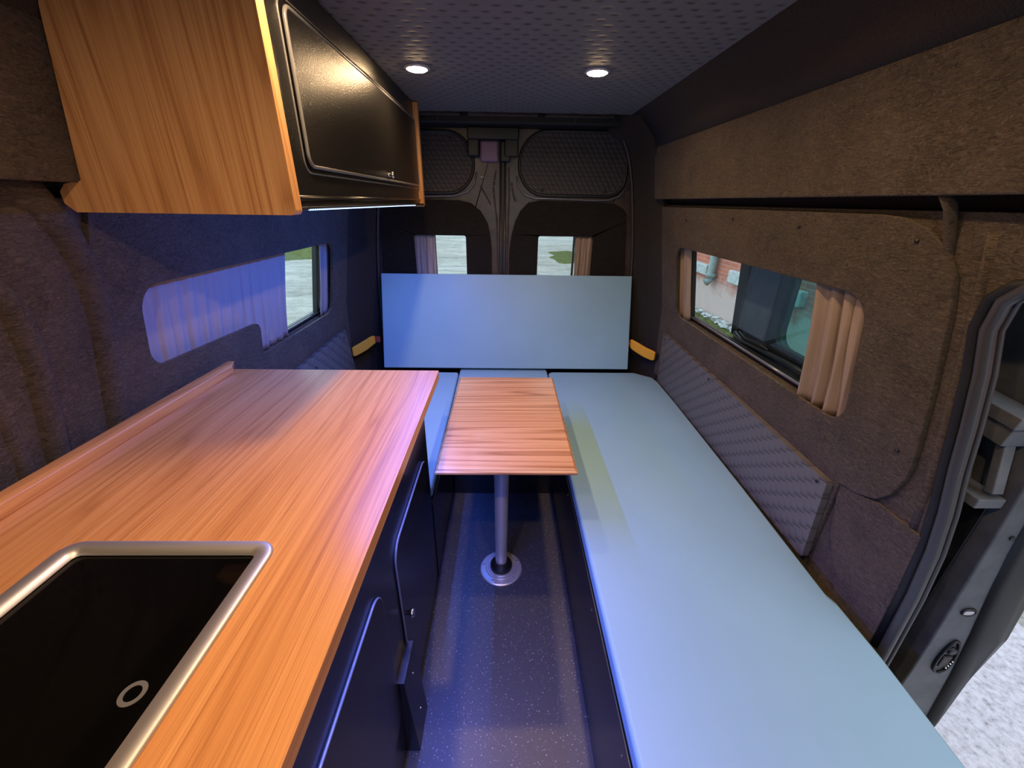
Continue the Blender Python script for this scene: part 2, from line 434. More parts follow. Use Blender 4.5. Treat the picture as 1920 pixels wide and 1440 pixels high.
blob('grass_strip', 3.22, 7.2, .78, 6.0, -.62, GRASS, 'green grass growing along the foot of the brick building', amp=.03)
blob('grass_verge', -10.0, 17.6, 4.3, 4.2, -.62, GRASS, 'green verge beyond the pale yard in the side window over the counter')
bm = nb(); box(bm, 4.1, 10, -8, 22, -.62, 4.2)
bld = link('brick_building', bm, BRICK)
tag(bld, 'red brick building with pale flaking foot outside the sliding door window', 'building')
def ledge_stone(y0, y1, z0, z1):
    bm = nb(); box(bm, 4.0, 4.14, y0, y1, z0, z1)
    o = link('window_sill', bm, STONE, bld, bevel=.02); o['label'] = 'pale stone sill'
ledge_stone(8.2, 9.8, .10, .30); ledge_stone(5.4, 7.35, .12, .34); ledge_stone(2.6, 4.4, .12, .34)
bm = nb(); tube(bm, [(4.0, 7.95, 4.0), (4.0, 7.95, .06), (3.92, 7.95, 0)], .075, 14); tube(bm, [(4.0, 7.95, .18), (4.0, 7.95, .11)], .1, 14)
o = link('downpipe', bm, PIPE, bld, smooth=True); o['label'] = 'grey green downpipe'
bm = nb()
for k in range(260):
    y = random.uniform(3, 12); x = random.uniform(3.86, 4.03); r = random.uniform(.015, .060)
    m4 = Matrix.Translation((x, y, -.58+r*.3)) @ Matrix.Rotation(random.random()*6, 4, 'Z') @ Matrix.Diagonal((r, r*1.4, r*.6, 1))
    bmesh.ops.create_icosphere(bm, subdivisions=1, radius=1, matrix=m4)
for v in bm.verts: v.co += Vector((random.uniform(-1, 1), random.uniform(-1, 1), random.uniform(-1, 1)))*.012
tag(link('rubble', bm, STONE, weld=False), 'pale broken stone rubble heaped along the foot of the brick building', 'rubble', kind='stuff')
bm = nb()
for k in range(60):
    x = random.uniform(-22, -7); y = random.uniform(23.5, 27); r = random.uniform(.6, 1.3)
    bmesh.ops.create_icosphere(bm, subdivisions=2, radius=r, matrix=Matrix.Translation((x, y, -.3)) @ Matrix.Diagonal((1.4, 1, .9, 1)))
for v in bm.verts: v.co += Vector((random.uniform(-1, 1), random.uniform(-1, 1), random.uniform(-1, 1)))*.12
tag(link('shrubbery', bm, LEAF, weld=False), 'dark green shrubbery at the far edge of the yard', 'shrubs', kind='stuff')

# ------------------------------------------------------------------ van shell
YF, YB = -1.9, 2.34
bm = nb(); box(bm, -.96, .96, YF, 2.62, -.06, 0)
struct(link('floor', bm, FLOOR))
bm = nb(); box(bm, -1.0, 1.0, YF, 2.68, 1.90, 1.93)
struct(link('roof', bm, BODY_K))
# quilted ceiling panel
bm = nb()
nx, ny = 62, 210
g = [[None]*(ny+1) for _ in range(nx+1)]
for i in range(nx+1):
    for j in range(ny+1):
        x = -.62+1.24*i/nx; y = YF+(2.36-YF)*j/ny
        e = .004*math.sin(x*70)+.003*math.sin(x*31+1) if j == ny else 0
        g[i][j] = bm.verts.new((x, y+e, 1.80))
for i in range(nx):
    for j in range(ny): bm.faces.new((g[i][j], g[i+1][j], g[i+1][j+1], g[i][j+1]))
ex = bmesh.ops.extrude_face_region(bm, geom=bm.faces[:])
for v in [q for q in ex['geom'] if isinstance(q, bmesh.types.BMVert)]: v.co.z = 1.83
struct(link('ceiling', bm, QUILT_C))

DOOR = [(.50, 1.31), (.585, 1.302), (.654, 1.282), (.681, 1.254), (.69, 1.2), (.677, 1.12), (.668, 1.01), (.663, .91), (.649, .81), (.636, .71), (.629, .58), (.626, .38), (.622, 0)]
WIN_R = rect(.915, 2.18, .835, 1.23, .06)
WIN_L = rect(.93, 2.18, .835, 1.23, .06)
def side_wall(s, name):
    if s > 0:
        outer = [(YB, 0), (YB, 1.394), (YF, 1.394), (YF, 0), (-.55, 0), (-.55, 1.22), (-.45, 1.31)] + DOOR
        holes = [WIN_R[::-1]]
    else:
        outer = [(YB, 0), (YB, 1.394), (YF, 1.394), (YF, 0)]; holes = [WIN_L[::-1]]
    f0 = side(s, .0125)
    f = (lambda a, b, d: f0(a+(d*1.3 if s > 0 and 0 < a < .72 and b < 1.312 else 0), b, d))     # the door flange tapers away outwards
    bm = sheet(outer, holes, f, .085, CUTS)
    struct(link(name, bm, FELT))
side_wall(1, 'wall_right'); side_wall(-1, 'wall_left')
# outer closing panels above the ledge (recess behind the dark gap)
for s, nm in ((1, 'trim_1'), (-1, 'trim_2')):
    bm = nb()
    prof = [(.87, 1.37), (.885, 1.37), (.84, 1.64), (.70, 1.86), (.68, 1.86), (.825, 1.62)]
    a = [bm.verts.new((s*x, YF, z)) for x, z in prof]; b = [bm.verts.new((s*x, YB+.25, z)) for x, z in prof]
    for i in range(len(prof)): bm.faces.new((a[i], a[(i+1) % 6], b[(i+1) % 6], b[i]))
    bm.faces.new(a); bm.faces.new(b[::-1])
    struct(link(nm, bm, FELT_D))
# window felt panels standing proud of the walls
def panel_obj(s, outer, holes, name, label, off=0, th=.013, m=FELT, bev=.003, cuts=CUTS, cuts0=()):
    bm = sheet(outer, holes, side(s, off), th, cuts, cuts0)
    o = link(name, bm, m, bevel=bev)
    return tag(o, label, 'wall panel')
Rout = [(2.33, .43), (2.33, 1.385), (.955, 1.385), (.90, 1.381), (.84, 1.362), (.79, 1.326), (.762, 1.281), (.75, 1.22), (.746, 1.16), (.738, 1.03), (.735, .90), (.737, .83), (.752, .775), (.781, .735), (.838, .710), (.885, .70), (.90, .43)]
pr = panel_obj(1, Rout, [rect(.94, 2.12, .855, 1.205, .065)[::-1]], 'wall_panel', 'brown charcoal felt panel around the window beside the sliding door, one corner rounded', off=0)
Lhole = arc_round([(.96, 1.0), (1.445, .985), (1.455, .855), (2.122, .855), (2.122, 1.205), (.96, 1.205)], [.05, .035, .012, .06, .06, .06])
pl_ = panel_obj(-1, [(2.33, .43), (2.33, 1.385), (.885, 1.385), (.865, 1.3), (.86, 1.0), (.83, .43)], [Lhole[::-1]], 'wall_panel', 'charcoal felt panel around the stepped window over the kitchen counter', off=0)
def screws(parent, s, pts, off=-.002, name='screw'):
    for y, z in pts:
        bm = nb(); lathe(bm, [(.0045, 0), (.0045, .002), (.002, .0035)], (0, 0, 0), 10, 'x')
        o = link(name, bm, PLASTIC if off > -.009 else PLASTIC, parent)
        o.location = (s*(xw(z)+off), y, z)
        if s > 0: o.rotation_euler = (0, 0, PI)
screws(pr, 1, [(1.215, 1.346), (.853, 1.338), (1.585, 1.353), (.759+.015, .885), (2.0, 1.33)])
# lower pillar cover
bm = sheet([(.885, .70), (.84, .71), (.775, .73), (.66, .73), (.655, .58), (.655, .38), (.655, .02), (.79, .02), (.79, .40), (.815, .46), (.862, .545), (.875, .61), (.885, .66)], [], side(1, .003), .009, CUTS)
tag(link('wall_panel', bm, FELT, bevel=.003), 'small dark felt cover low on the pillar beside the sliding door step', 'wall panel')
# felt covered B pillar strip between panel and door seal
bm = nb()
pp = [(.735, 1.36), (.728, 1.28), (.722, 1.2), (.716, 1.1), (.712, 1.0), (.706, .9), (.700, .8), (.69, .7)]
tube(bm, [(xw(z)+.019, y-.004, z) for y, z in pp], .012, 10)
struct(link('trim_3', bm, FELT, smooth=True))

# upper felt panels (cove) each side
for s in (1, -1):
    bm = nb()
    prof = [(.815, 1.424), (.787, 1.420), (.783, 1.428), (.757, 1.60), (.750, 1.655), (.755, 1.665), (.772, 1.66), (.80, 1.45)]
    y1 = 2.33
    ys = [YF, -.9, 0, .5, 1.0, 1.5, 2.0, y1]
    rows = [[bm.verts.new((s*x, y, z)) for x, z in prof] for y in ys]
    n = len(prof)
    for A, B in zip(rows, rows[1:]):
        for i in range(n): bm.faces.new((A[i], A[(i+1) % n], B[(i+1) % n], B[i]))
    bm.faces.new(rows[0]); bm.faces.new(rows[-1][::-1])
    tag(link('upper_panel', bm, FELT, bevel=.003), 'long leaning felt panel above the ledge, on the sliding door side' if s > 0 else 'dark leaning felt panel above the ledge, behind the overhead cabinet', 'wall panel')
    bm = nb()
    prof = [(.762, 1.662), (.752, 1.652), (.735, 1.70), (.700, 1.75), (.66, 1.785), (.615, 1.803), (.615, 1.815), (.70, 1.79), (.75, 1.72)]
    rows = [[bm.verts.new((s*x, y, z)) for x, z in prof] for y in ys]
    n = len(prof)
    for A, B in zip(rows, rows[1:]):
        for i in range(n): bm.faces.new((A[i], A[(i+1) % n], B[(i+1) % n], B[i]))
    bm.faces.new(rows[0]); bm.faces.new(rows[-1][::-1])
    tag(link('cove_panel', bm, FELT_D, smooth=True), 'narrow dark felt strip between ceiling and leaning panel, sliding door side' if s > 0 else 'narrow dark felt strip between ceiling and leaning panel, cabinet side', 'wall panel')
# felt tab bridging the ledge gap over the pillar
bm = nb()
tube(bm, [(.80, .80, 1.425), (.822, .80, 1.40), (.842, .797, 1.35), (.864, .785, 1.25)], [.010, .010, .009, .006], 8)
struct(link('trim_4', bm, FELT, smooth=True))

# rear pillars between side walls and rear door opening
OPEN = [(.0, 1.0), (.35, .93), (.6, .86), (1.0, .788), (1.2, .765), (1.345, .745), (1.5, .72), (1.645, .683), (1.70, .65), (1.741, .611), (1.757, .55)]   # z, half width
def opx(z):
    z = max(z, 0)
    if z < .9: return .80
    for (z0, a), (z1, b) in zip(OPEN[3:], OPEN[4:]):
        if z <= z1: return a+(b-a)*max(0, (z-z0))/(z1-z0)
    return .55
for s, nm in ((1, 'wall_rear_right'), (-1, 'wall_rear_left')):
    bm = nb()
    zs = [0, .2, .42, .64, .86, 1.03, 1.2, 1.385, 1.46, 1.6, 1.7, 1.757, 1.83]
    rows = []
    for z in zs:
        xi = xw(z)+.005 if z <= 1.42 else (.80 if z < 1.5 else (.765 if z <= 1.6 else max(.62, .76-(z-1.66)*.9)))
        xi = max(xi, opx(z)+.02)
        row = [(xi, 2.30), (xi-.012, 2.36), ((xi+opx(z))/2+.01, 2.45), (opx(z)+.012, 2.52), (opx(z)+.004, 2.56), (opx(z)+.004, 2.64), (xi+.1, 2.64), (xi+.1, 2.30)]
        rows.append([bm.verts.new((s*x, y, z)) for x, y in row])
    for A, B in zip(rows, rows[1:]):
        for i in range(8): bm.faces.new((A[i], A[(i+1) % 8], B[(i+1) % 8], B[i]))
    bm.faces.new(rows[0]); bm.faces.new(rows[-1])
    struct(link(nm, bm, FELT_D, smooth=False, bevel=.01))
# rear header
bm = nb(); box(bm, -.80, .80, 2.47, 2.66, 1.765, 1.90)
struct(link('beam', bm, BODY_K, bevel=.015))
bm = nb()
for x in (-.36, .36): box(bm, x-.003, x+.003, 2.462, 2.475, 1.775, 1.86)
for x0 in (-.6, -.2, .2): box(bm, x0, x0+.36, 2.455, 2.472, 1.80, 1.845)
struct(link('trim_5', bm, BODY, bevel=.004))
# front of the van: dash wall with windscreen opening
bm = sheet([(-.96, 0), (.96, 0), (.96, 1.9), (-.96, 1.9)], [rect(-.75, .75, .95, 1.6, .08)[::-1]], lambda a, b, d: Vector((a, YF-d, b)), .05)
struct(link('wall_front', bm, FELT_D))
bm = nb(); box(bm, -.76, .76, YF-.03, YF-.025, .94, 1.61); struct(link('window_3', bm, GLASS))

# ------------------------------------------------------------------ side windows
def side_window(s, nm, y0, y1, dep):
    e = empty(nm, (s*.93, (y0+y1)/2, 1.0), kind='structure')
    hole = rect(y0+.03, y1-.03, .862, 1.22, .05)
    bm = sheet(rect(y0+.002, y1-.002, .838, 1.228, .055), [hole[::-1]], side(s, dep), .018, [.86, 1.03, 1.2])
    rel(link('window_frame', bm, RUBBER_D, e, bevel=.003))
    bm = sheet(rect(y0+.02, y1-.02, .85, 1.222, .05), [], side(s, dep+.010), .003, [.86, 1.03, 1.2])
    rel(link('glass', bm, GLASS, e))
    bm = nb(); tube(bm, [(s*(xw(.872)+dep-.008), y0+.05, .858), (s*(xw(.872)+dep-.008), y1-.05, .858)], .006, 8)
    o = rel(link('rail', bm, EDGE, e, smooth=True)); o['label'] = 'glossy black sliding rail'
    return e
w1 = side_window(-1, 'window_1', .93, 2.18, .070)
w2 = side_window(1, 'window_2', .915, 2.18, .070)
def mullion(e, s, y, w, dep=.062):
    bm = sheet([(y-w, .85), (y+w, .85), (y+w, 1.225), (y-w, 1.225)], [], side(s, dep), .02, [1.03]); rel(link('mullion', bm, RUBBER_D, e))
mullion(w1, -1, 2.085, .016); mullion(w1, -1, 1.745, .006)
mullion(w2, 1, 1.165, .010); mullion(w2, 1, 2.075, .010)
bm = nb()
for z in (1.005, 1.06): box(bm, xw(z)+.05, xw(z)+.07, 1.145, 1.175, z-.014, z+.014)
o = rel(link('window_latch', bm, PLASTIC, w2, bevel=.004))

# curtains
def curtain(fn, a0, a1, z0, z1, amp, pitch, m, label, seed=0, group=None, dx=None):
    rnd = random.Random(seed); n = max(24, int((a1-a0)/pitch*14)); nz = 14
    bm = nb(); ph = rnd.random()*6; grid = []
    for i in range(n+1):
        a = a0+(a1-a0)*i/n; col = []
        for j in range(nz+1):
            t = j/nz; z = z0+(z1-z0)*t
            w = 2*PI*(a-a0)/pitch
            k = math.sin(w+ph+.35*math.sin(3*t+a*9))+.35*math.sin(1.9*w+1.3*ph)+.45*math.sin(.47*w+2*ph)+.25*math.sin(2.7*w+1.5*t)
            aa = a+.004*math.sin(5*t+w)
            col.append(bm.verts.new(fn(aa, z, amp*k*(.65+.35*(1-t)))))
        grid.append(col)
    for A, B in zip(grid, grid[1:]):
        for j in range(nz): bm.faces.new((A[j], B[j], B[j+1], A[j+1]))
    o = link('curtain', bm, m, smooth=True, solid=.002)
    return tag(o, label, 'curtain', group)
curtain(lambda a, z, d: Vector((-(xw(z)+.050+d), a, z)), .94, 1.735, .838, 1.225, .0045, .055, CURT_V, 'long pale lilac grey curtain drawn across the window over the counter', 3)
curtain(lambda a, z, d: Vector((-(xw(z)+.040+d), a, z)), 2.06, 2.178, .838, 1.225, .005, .07, CURT_V, 'narrow grey curtain at the rear end of the window over the counter', 5)
curtain(lambda a, z, d: Vector(((xw(z)+.040+d), a, z)), 2.055, 2.178, .838, 1.225, .009, .035, CURT, 'narrow beige curtain at the rear end of the window above the long seat', 8)
curtain(lambda a, z, d: Vector(((xw(z)+.036+d), a, z)), .918, 1.15, .838, 1.225, .015, .050, CURT, 'bunched beige curtain with deep folds nearest the sliding door', 11)

# ------------------------------------------------------------------ rear doors
YD = 2.60
def xz(y): return lambda a, b, d: Vector((a, y+d, b))
def rear_door(nm, x0, x1, sgn):
    e = empty(nm, ((x0+x1)/2, YD, 0), kind='structure')
    a, b = (x0, x1)
    if sgn > 0: hole = rect(.185, .55, .80, 1.218, .02); win = (.185, .55)
    else: hole = rect(-.57, -.235, .80, 1.218, .02); win = (-.57, -.235)
    bm = sheet([(a, .02), (b, .02), (b, 1.79), (a, 1.79)], [hole[::-1]], xz(YD), .05)
    rel(link('door_shell', bm, BODY, e, bevel=.004))
    # lower felt panel
    if sgn > 0:
        out = [(.020, .10), (.74, .10), (.75, 1.0), (.722, 1.30), (.715, 1.344), (.690, 1.372), (.634, 1.398), (.50, 1.404), (.20, 1.408), (.13, 1.395), (.085, 1.35), (.055, 1.29), (.036, 1.22), (.022, 1.13)]
        hol = rect(.197, .53, .82, 1.21, .012)
    else:
        out = [(-.086, .10), (-.088, 1.13), (-.094, 1.21), (-.11, 1.28), (-.15, 1.345), (-.205, 1.388), (-.279, 1.403), (-.60, 1.402), (-.70, 1.39), (-.742, 1.30), (-.76, 1.0), (-.76, .10)]
        hol = rect(-.556, -.242, .82, 1.208, .012)
    if sgn < 0: out = out[::-1]
    bm = sheet(out, [hol[::-1]], xz(YD-.02), .018)
    o = rel(link('felt_panel', bm, FELT_D, e, bevel=.004)); o['label'] = 'black felt lining'
    # quilted upper inset with rubber rim
    if sgn > 0: q = arc_round([(.075, 1.434), (.688, 1.434), (.688, 1.757), (.075, 1.757)], [.15, .10, .07, .16], 10)
    else: q = arc_round([(-.74, 1.439), (-.187, 1.439), (-.187, 1.747), (-.74, 1.747)], [.08, .15, .17, .08], 10)
    bm = sheet(q, [], xz(YD-.012), .010)
    o = rel(link('quilted_panel', bm, QUILT_R, e, bevel=.004)); o['label'] = 'dark quilted leatherette inset'
    bm = nb(); tube(bm, [(x, YD-.008, z) for x, z in q], .009, 8, closed=True)
    rel(link('seal', bm, RUBBER_D, e, smooth=True))
    # bright pressed-metal lip under the inset
    if sgn > 0: pts = [(.06, 1.53), (.075, 1.475), (.11, 1.435), (.17, 1.418), (.30, 1.417), (.50, 1.412), (.60, 1.414), (.66, 1.434), (.70, 1.48)]
    else: pts = [(-.74, 1.422), (-.45, 1.42), (-.30, 1.425), (-.22, 1.45), (-.185, 1.49), (-.17, 1.55)]
    bm = nb(); tube(bm, [(x, YD-.012, z) for x, z in pts], .006, 8); o = rel(link('metal_lip', bm, EDGE, e, smooth=True))
    o['label'] = 'shiny pressed metal edge'
    for x, z in ([(.21, 1.46), (.575, 1.455), (.11, 1.70)] if sgn > 0 else [(-.27, 1.455), (-.31, 1.715)]):
        bm = nb(); lathe(bm, [(.007, 0), (.007, -.004), (.003, -.006)], (0, 0, 0), 10, 'y'); o = link('screw', bm, PLASTIC, e); rel(o); o.location = (x, YD-.012, z)
    bm = nb(); box(bm, win[0]-.01, win[1]+.01, YD+.03, YD+.034, .79, 1.225); rel(link('glass', bm, GLASS, e))
    return e
rear_door('door_1', -.80, -.036, -1)
rear_door('door_2', -.004, .80, 1)
# pressed ribs and centre seal
bm = nb(); box(bm, -.036, -.004, YD-.012, YD+.02, .05, 1.78)
struct(link('trim_6', bm, RUBBER_D, bevel=.004))
bm = nb()
for x in (-.030, -.008): tube(bm, [(x, YD-.014, .1), (x, YD-.014, 1.76)], .006, 8)
struct(link('trim_7', bm, RUBBER, smooth=True))
bm = nb()
for pts in ([(-.06, 1.56), (-.075, 1.47), (-.066, 1.38), (-.055, 1.30), (-.05, 1.1), (-.05, .6)], [(.012, 1.58), (.018, 1.46), (.014, 1.3), (.008, 1.1), (.008, .6)],
            [(-.15, 1.48), (-.12, 1.43), (-.09, 1.38)], [(.03, 1.50), (.04, 1.44), (.055, 1.40)]):
    tube(bm, [(x, YD-.002, z) for x, z in pts], .005, 6)
for x0, x1, z in ((-.13, -.06, 1.475), (-.12, -.05, 1.505), (.008, .055, 1.475), (.06, .10, 1.455), (-.10, -.05, 1.44)):
    box(bm, x0, x1, YD-.006, YD+.002, z-.003, z+.004)
struct(link('trim_8', bm, BODY, smooth=False))
# latch cover at the top centre
e = empty('door_latch', (-.07, 2.57, 1.6), 'black latch housing above the rear doors with a lilac plastic block', 'latch')
bm = nb(); box(bm, -.215, .068, 2.53, 2.605, 1.705, 1.765); box(bm, -.215, -.150, 2.545, 2.60, 1.625, 1.71); box(bm, -.012, .066, 2.535, 2.60, 1.625, 1.71); box(bm, -.034, .022, 2.545, 2.60, 1.60, 1.70)
rel(link('housing', bm, PLASTIC, e, bevel=.008))
bm = nb(); box(bm, -.148, -.045, 2.565, 2.603, 1.60, 1.705); o = rel(link('striker_block', bm, LILAC, e, bevel=.014, bev_seg=3)); o['label'] = 'lilac plastic block'
bm = nb(); tube(bm, [(-.16, 2.585, 1.535), (-.145, 2.58, 1.525), (-.125, 2.585, 1.522)], .004, 6); rel(link('spring_clip', bm, ALU, e, smooth=True))
# rubber seals down the sides of the rear opening
for s in (1, -1):
    bm = nb(); pts = [(s*(opx(z)-.004), 2.545, z) for z in (.3, .7, .95, 1.1, 1.2, 1.345, 1.5, 1.6, 1.66, 1.70)] + [(s*.635, 2.545, 1.735), (s*.60, 2.545, 1.752)]
    tube(bm, pts, .009, 8)
    tag(link('door_seal', bm, RUBBER, smooth=True), 'grey rubber seal edging the rear doorway on the ' + ('sliding door' if s > 0 else 'kitchen') + ' side', 'seal')
# rear curtains
curtain(lambda a, z, d: Vector((a, YD+.008+d, z)), -.569, -.434, .80, 1.22, .008, .036, CURT_V, 'grey curtain gathered in the rear door window nearest the kitchen', 21)
curtain(lambda a, z, d: Vector((a, YD+.008+d, z)), .432, .549, .80, 1.22, .008, .036, CURT, 'taupe curtain gathered in the rear door window nearest the sliding door', 25)
for x in (-.436, .420):
    bm = nb(); box(bm, x-.006, x+.006, YD+.005, YD+.02, .81, 1.212); struct(link('trim_9', bm, RUBBER_D))

# door-check straps either side of the backrest
def strap(s):
    e = empty('door_strap', (s*.86, 2.34, .57), ('bright' if s > 0 else 'dull') + ' yellow door strap beside the backrest on the ' + ('sliding door' if s > 0 else 'kitchen') + ' side', 'strap')
    cl = .012 if s > 0 else .034
    path = [(.79, 2.40, .600), (.80, 2.385, .592), (.83, 2.36, .578), (.865, 2.33, .562), (.90, 2.30, .553), (.915, 2.288, .551)] if s > 0 else \
           [(.812, 2.405, .606), (.83, 2.385, .600), (.85, 2.36, .588), (.88, 2.33, .574), (.905, 2.30, .565), (.918, 2.288, .562)]
    bm = nb(); rows = []
    for i, (x, y, z) in enumerate(path):
        h = [.024, .030, .032, .032, .031, .026][i]
        rows.append([bm.verts.new((s*(x+dx), y+dy, z+dz)) for dx, dy, dz in ((-.006, -.006, -h), (.006, .006, -h), (.006, .006, h), (-.006, -.006, h))])
    for A, B in zip(rows, rows[1:]):
        for k in range(4): bm.faces.new((A[k], A[(k+1) % 4], B[(k+1) % 4], B[k]))
    bm.faces.new(rows[0]); bm.faces.new(rows[-1][::-1])
    rel(link('grip', bm, YELLOW, e, bevel=.006, bev_seg=3))
    x, y, z = path[0]
    bm = nb(); box(bm, min(s*(x-cl), s*(x+.006)), max(s*(x-cl), s*(x+.006)), y-.004, y+.012, z-.02, z+.018); o = rel(link('end_clip', bm, REDP, e, bevel=.004)); o['label'] = 'red end clip'
    bm = nb(); lathe(bm, [(.005, 0), (.005, -.004)], (s*(x-.6*cl), y-.004, z), 10, 'y'); rel(link('rivet', bm, CHROME, e))
    x, y, z = path[-1]
    bm = nb(); box(bm, min(s*x, s*(x+.03)), max(s*x, s*(x+.03)), y-.008, y+.008, z-.018, z+.016); rel(link('anchor', bm, PLASTIC, e, bevel=.004))
strap(1); strap(-1)

# ------------------------------------------------------------------ quilted strips under the windows
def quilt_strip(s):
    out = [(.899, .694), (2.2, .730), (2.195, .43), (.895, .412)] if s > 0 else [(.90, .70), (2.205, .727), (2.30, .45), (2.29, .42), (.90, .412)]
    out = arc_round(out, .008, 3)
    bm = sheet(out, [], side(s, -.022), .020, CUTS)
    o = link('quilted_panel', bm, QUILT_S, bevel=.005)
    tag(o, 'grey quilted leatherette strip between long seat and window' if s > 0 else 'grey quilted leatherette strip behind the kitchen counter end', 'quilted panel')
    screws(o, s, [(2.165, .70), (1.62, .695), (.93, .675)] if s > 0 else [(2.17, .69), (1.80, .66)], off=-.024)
quilt_strip(1); quilt_strip(-1)

# ------------------------------------------------------------------ sliding door, opened behind the wall
def xo(z): return min(1.205, 1.103+(.715-z)*.145) if z < .715 else max(1.095, 1.103-(z-.715)*.03)
def sdm(a, b, d): return Vector((1.05+(xo(b)-1.05)*d, a, b))      # d 0 inner skin .. 1 outer skin
def sx(x0): return lambda a, b, d: Vector((x0+d, a, b))
e = empty('door_3', (1.1, 1.2, -.3), kind='structure')
whole = rect(.95, 1.49, .90, 1.24, .06)
edge = [(.67, 1.30), (.648, 1.15), (.640, 1.0), (.636, .886), (.630, .75), (.627, .62), (.622, .45), (.620, .30), (.622, .10), (.63, -.30)]
SC = [-.1, .1, .3, .45, .6, .715, .9, 1.1]
bm = sheet(edge + [(1.76, -.30), (1.765, .87), (1.845, 1.34), (.72, 1.36)], [whole[::-1]], sdm, 1.0, SC)
rel(link('door_shell', bm, BODY_G, e, bevel=.010, bev_seg=3))
bm = sheet(rect(.92, 1.515, .87, 1.265, .06), [rect(.965, 1.470, .915, 1.225, .05)[::-1]], sx(1.035), .02, [1.03]); rel(link('window_frame', bm, RUBBER_D, e, bevel=.004))
bm = sheet(rect(.94, 1.50, .89, 1.25, .05), [], sx(1.075), .004, [1.03]); o = rel(link('glass', bm, GLASS_T, e)); o['label'] = 'teal tinted glass'
bm = sheet([(1.52, .90), (1.52, 1.32), (1.705, 1.32), (1.72, .90)], [], sx(1.028), .02, [1.03, 1.2], [1.6]); o = rel(link('post_lining', bm, SLATE, e, bevel=.008)); o['label'] = 'slate blue post lining'
bm = sheet([(1.70, .86), (1.765, 1.32), (1.84, 1.32), (1.762, .86)], [], sx(1.035), .02, [1.03]); rel(link('rear_edge', bm, RUBBER_D, e, bevel=.006))
bm = nb(); tube(bm, [(1.030, 1.712+.006*math.sin(z*20), z) for z in (.86, .95, 1.05, 1.15, 1.3)], .005, 8); o = rel(link('seal', bm, RUBBER, e, smooth=True))
bm = nb(); tube(bm, [(1.02, 1.70, .885), (1.015, 1.62, .868), (1.02, 1.5, .875), (1.02, 1.35, .88), (1.02, 1.1, .88)], .010, 8)
tube(bm, [(1.012, 1.66, .90), (1.012, 1.60, .885), (1.015, 1.52, .895), (1.02, 1.46, .888)], .006, 8)
rel(link('lower_rail', bm, RUBBER_D, e, smooth=True))
# black rubber along the leading edge, swelling outwards
bm = nb(); rows = []
for y, z in edge[2:]:
    x0 = xo(z)-.006; x1 = 1.236 if z > 0 else 1.24; w = .006*math.sin(z*23)
    rows.append([bm.verts.new(q) for q in ((x0, y-.002, z), (x0+.018, y-.012, z), (x0+(x1-x0)*.5, y-.016+w, z), (x1-.014, y-.004+w, z), (x1, y+.03, z), (x0, y+.05, z))])
for A, B in zip(rows, rows[1:]):
    for k in range(6): bm.faces.new((A[k], A[(k+1) % 6], B[(k+1) % 6], B[k]))
bm.faces.new(rows[0]); bm.faces.new(rows[-1][::-1])
rel(link('rubber_edge', bm, RUBBER_D, e, smooth=True))
def ey(z):
    pts = sorted((zz, yy) for yy, zz in edge)
    for (z0, a), (z1, b) in zip(pts, pts[1:]):
        if z0 <= z <= z1: return a+(b-a)*(z-z0)/(z1-z0)
bm = nb(); pts = []
zc = .535
for k in range(20):
    a = 2*PI*k/20; z = zc+.011*math.sin(a); pts.append((1.095+.016*math.cos(a), ey(z)-.002, z))
tube(bm, pts, .0025, 6, closed=True)
rel(link('hole_rim', bm, PLASTIC, e, smooth=True))
bm = nb(); q = rect(1.083, 1.107, zc-.008, zc+.004, .004, 4); bm = sheet(q, [], lambda a, b, d: Vector((a, ey(zc)-.003+d, b)), .003); o = rel(link('hole_plug', bm, ALU, e)); o['label'] = 'bright oval plug'
zc = .375; bm = nb(); pts = []
for k in range(28):
    a = 2*PI*k/28; z = zc+.060*math.sin(a); pts.append((1.113+(.71-z)*.03-.01+.021*math.cos(a)*(1-.2*math.sin(a)), ey(z)-.003, z))
tube(bm, pts, .0035, 6, closed=True)
rel(link('latch_rim', bm, PLASTIC, e, smooth=True))
bm = nb(); y = ey(zc); x = 1.112
box(bm, x-.012, x+.014, y-.006, y+.004, zc-.034, zc+.006)
lathe(bm, [(.012, 0), (.012, -.007), (.008, -.009)], (x, y, zc+.026), 16, 'y')
rel(link('latch', bm, PLASTIC, e, bevel=.003))
bm = nb()
for k in range(4): bmesh.ops.create_icosphere(bm, subdivisions=1, radius=.0026, matrix=Matrix.Translation((x+.014-.002*k, y-.008, zc-.010-.008*k)))
o = rel(link('contact_pins', bm, CHROME, e, weld=False)); o['label'] = 'small bright contact pins'
bm = nb(); lathe(bm, [(.006, 0), (.006, -.002)], (1.085, ey(.76)-.001, .76), 12, 'y'); rel(link('bolt', bm, PLASTIC, e))
# inner lining with moulded grab handle
bm = sheet([(.665, -.1), (.665, .83), (1.78, .83), (1.78, -.1)], [], sx(1.042), .006, SC); rel(link('door_lining', bm, PLASTIC, e, bevel=.002))
def bar(bm, p0, p1, w, h):
    p0, p1 = Vector(p0), Vector(p1); t = (p1-p0).normalized(); n = Vector((1, 0, 0)); n = (n-t*n.dot(t)).normalized(); b = t.cross(n)
    A = [bm.verts.new(p0+n*i*w+b*j*h) for i, j in ((-1,-1), (1,-1), (1,1), (-1,1))]; B = [bm.verts.new(p1+n*i*w+b*j*h) for i, j in ((-1,-1), (1,-1), (1,1), (-1,1))]
    for k in range(4): bm.faces.new((A[k], A[(k+1)%4], B[(k+1)%4], B[k]))
    bm.faces.new(A); bm.faces.new(B[::-1])
bm = nb()
bar(bm, (1.015, .84, 1.045), (1.015, .655, 1.022), .030, .014)
bar(bm, (1.02, .82, 1.005), (1.02, .665, .985), .026, .020)
bar(bm, (1.02, .775, .99), (1.02, .725, .85), .014, .018)
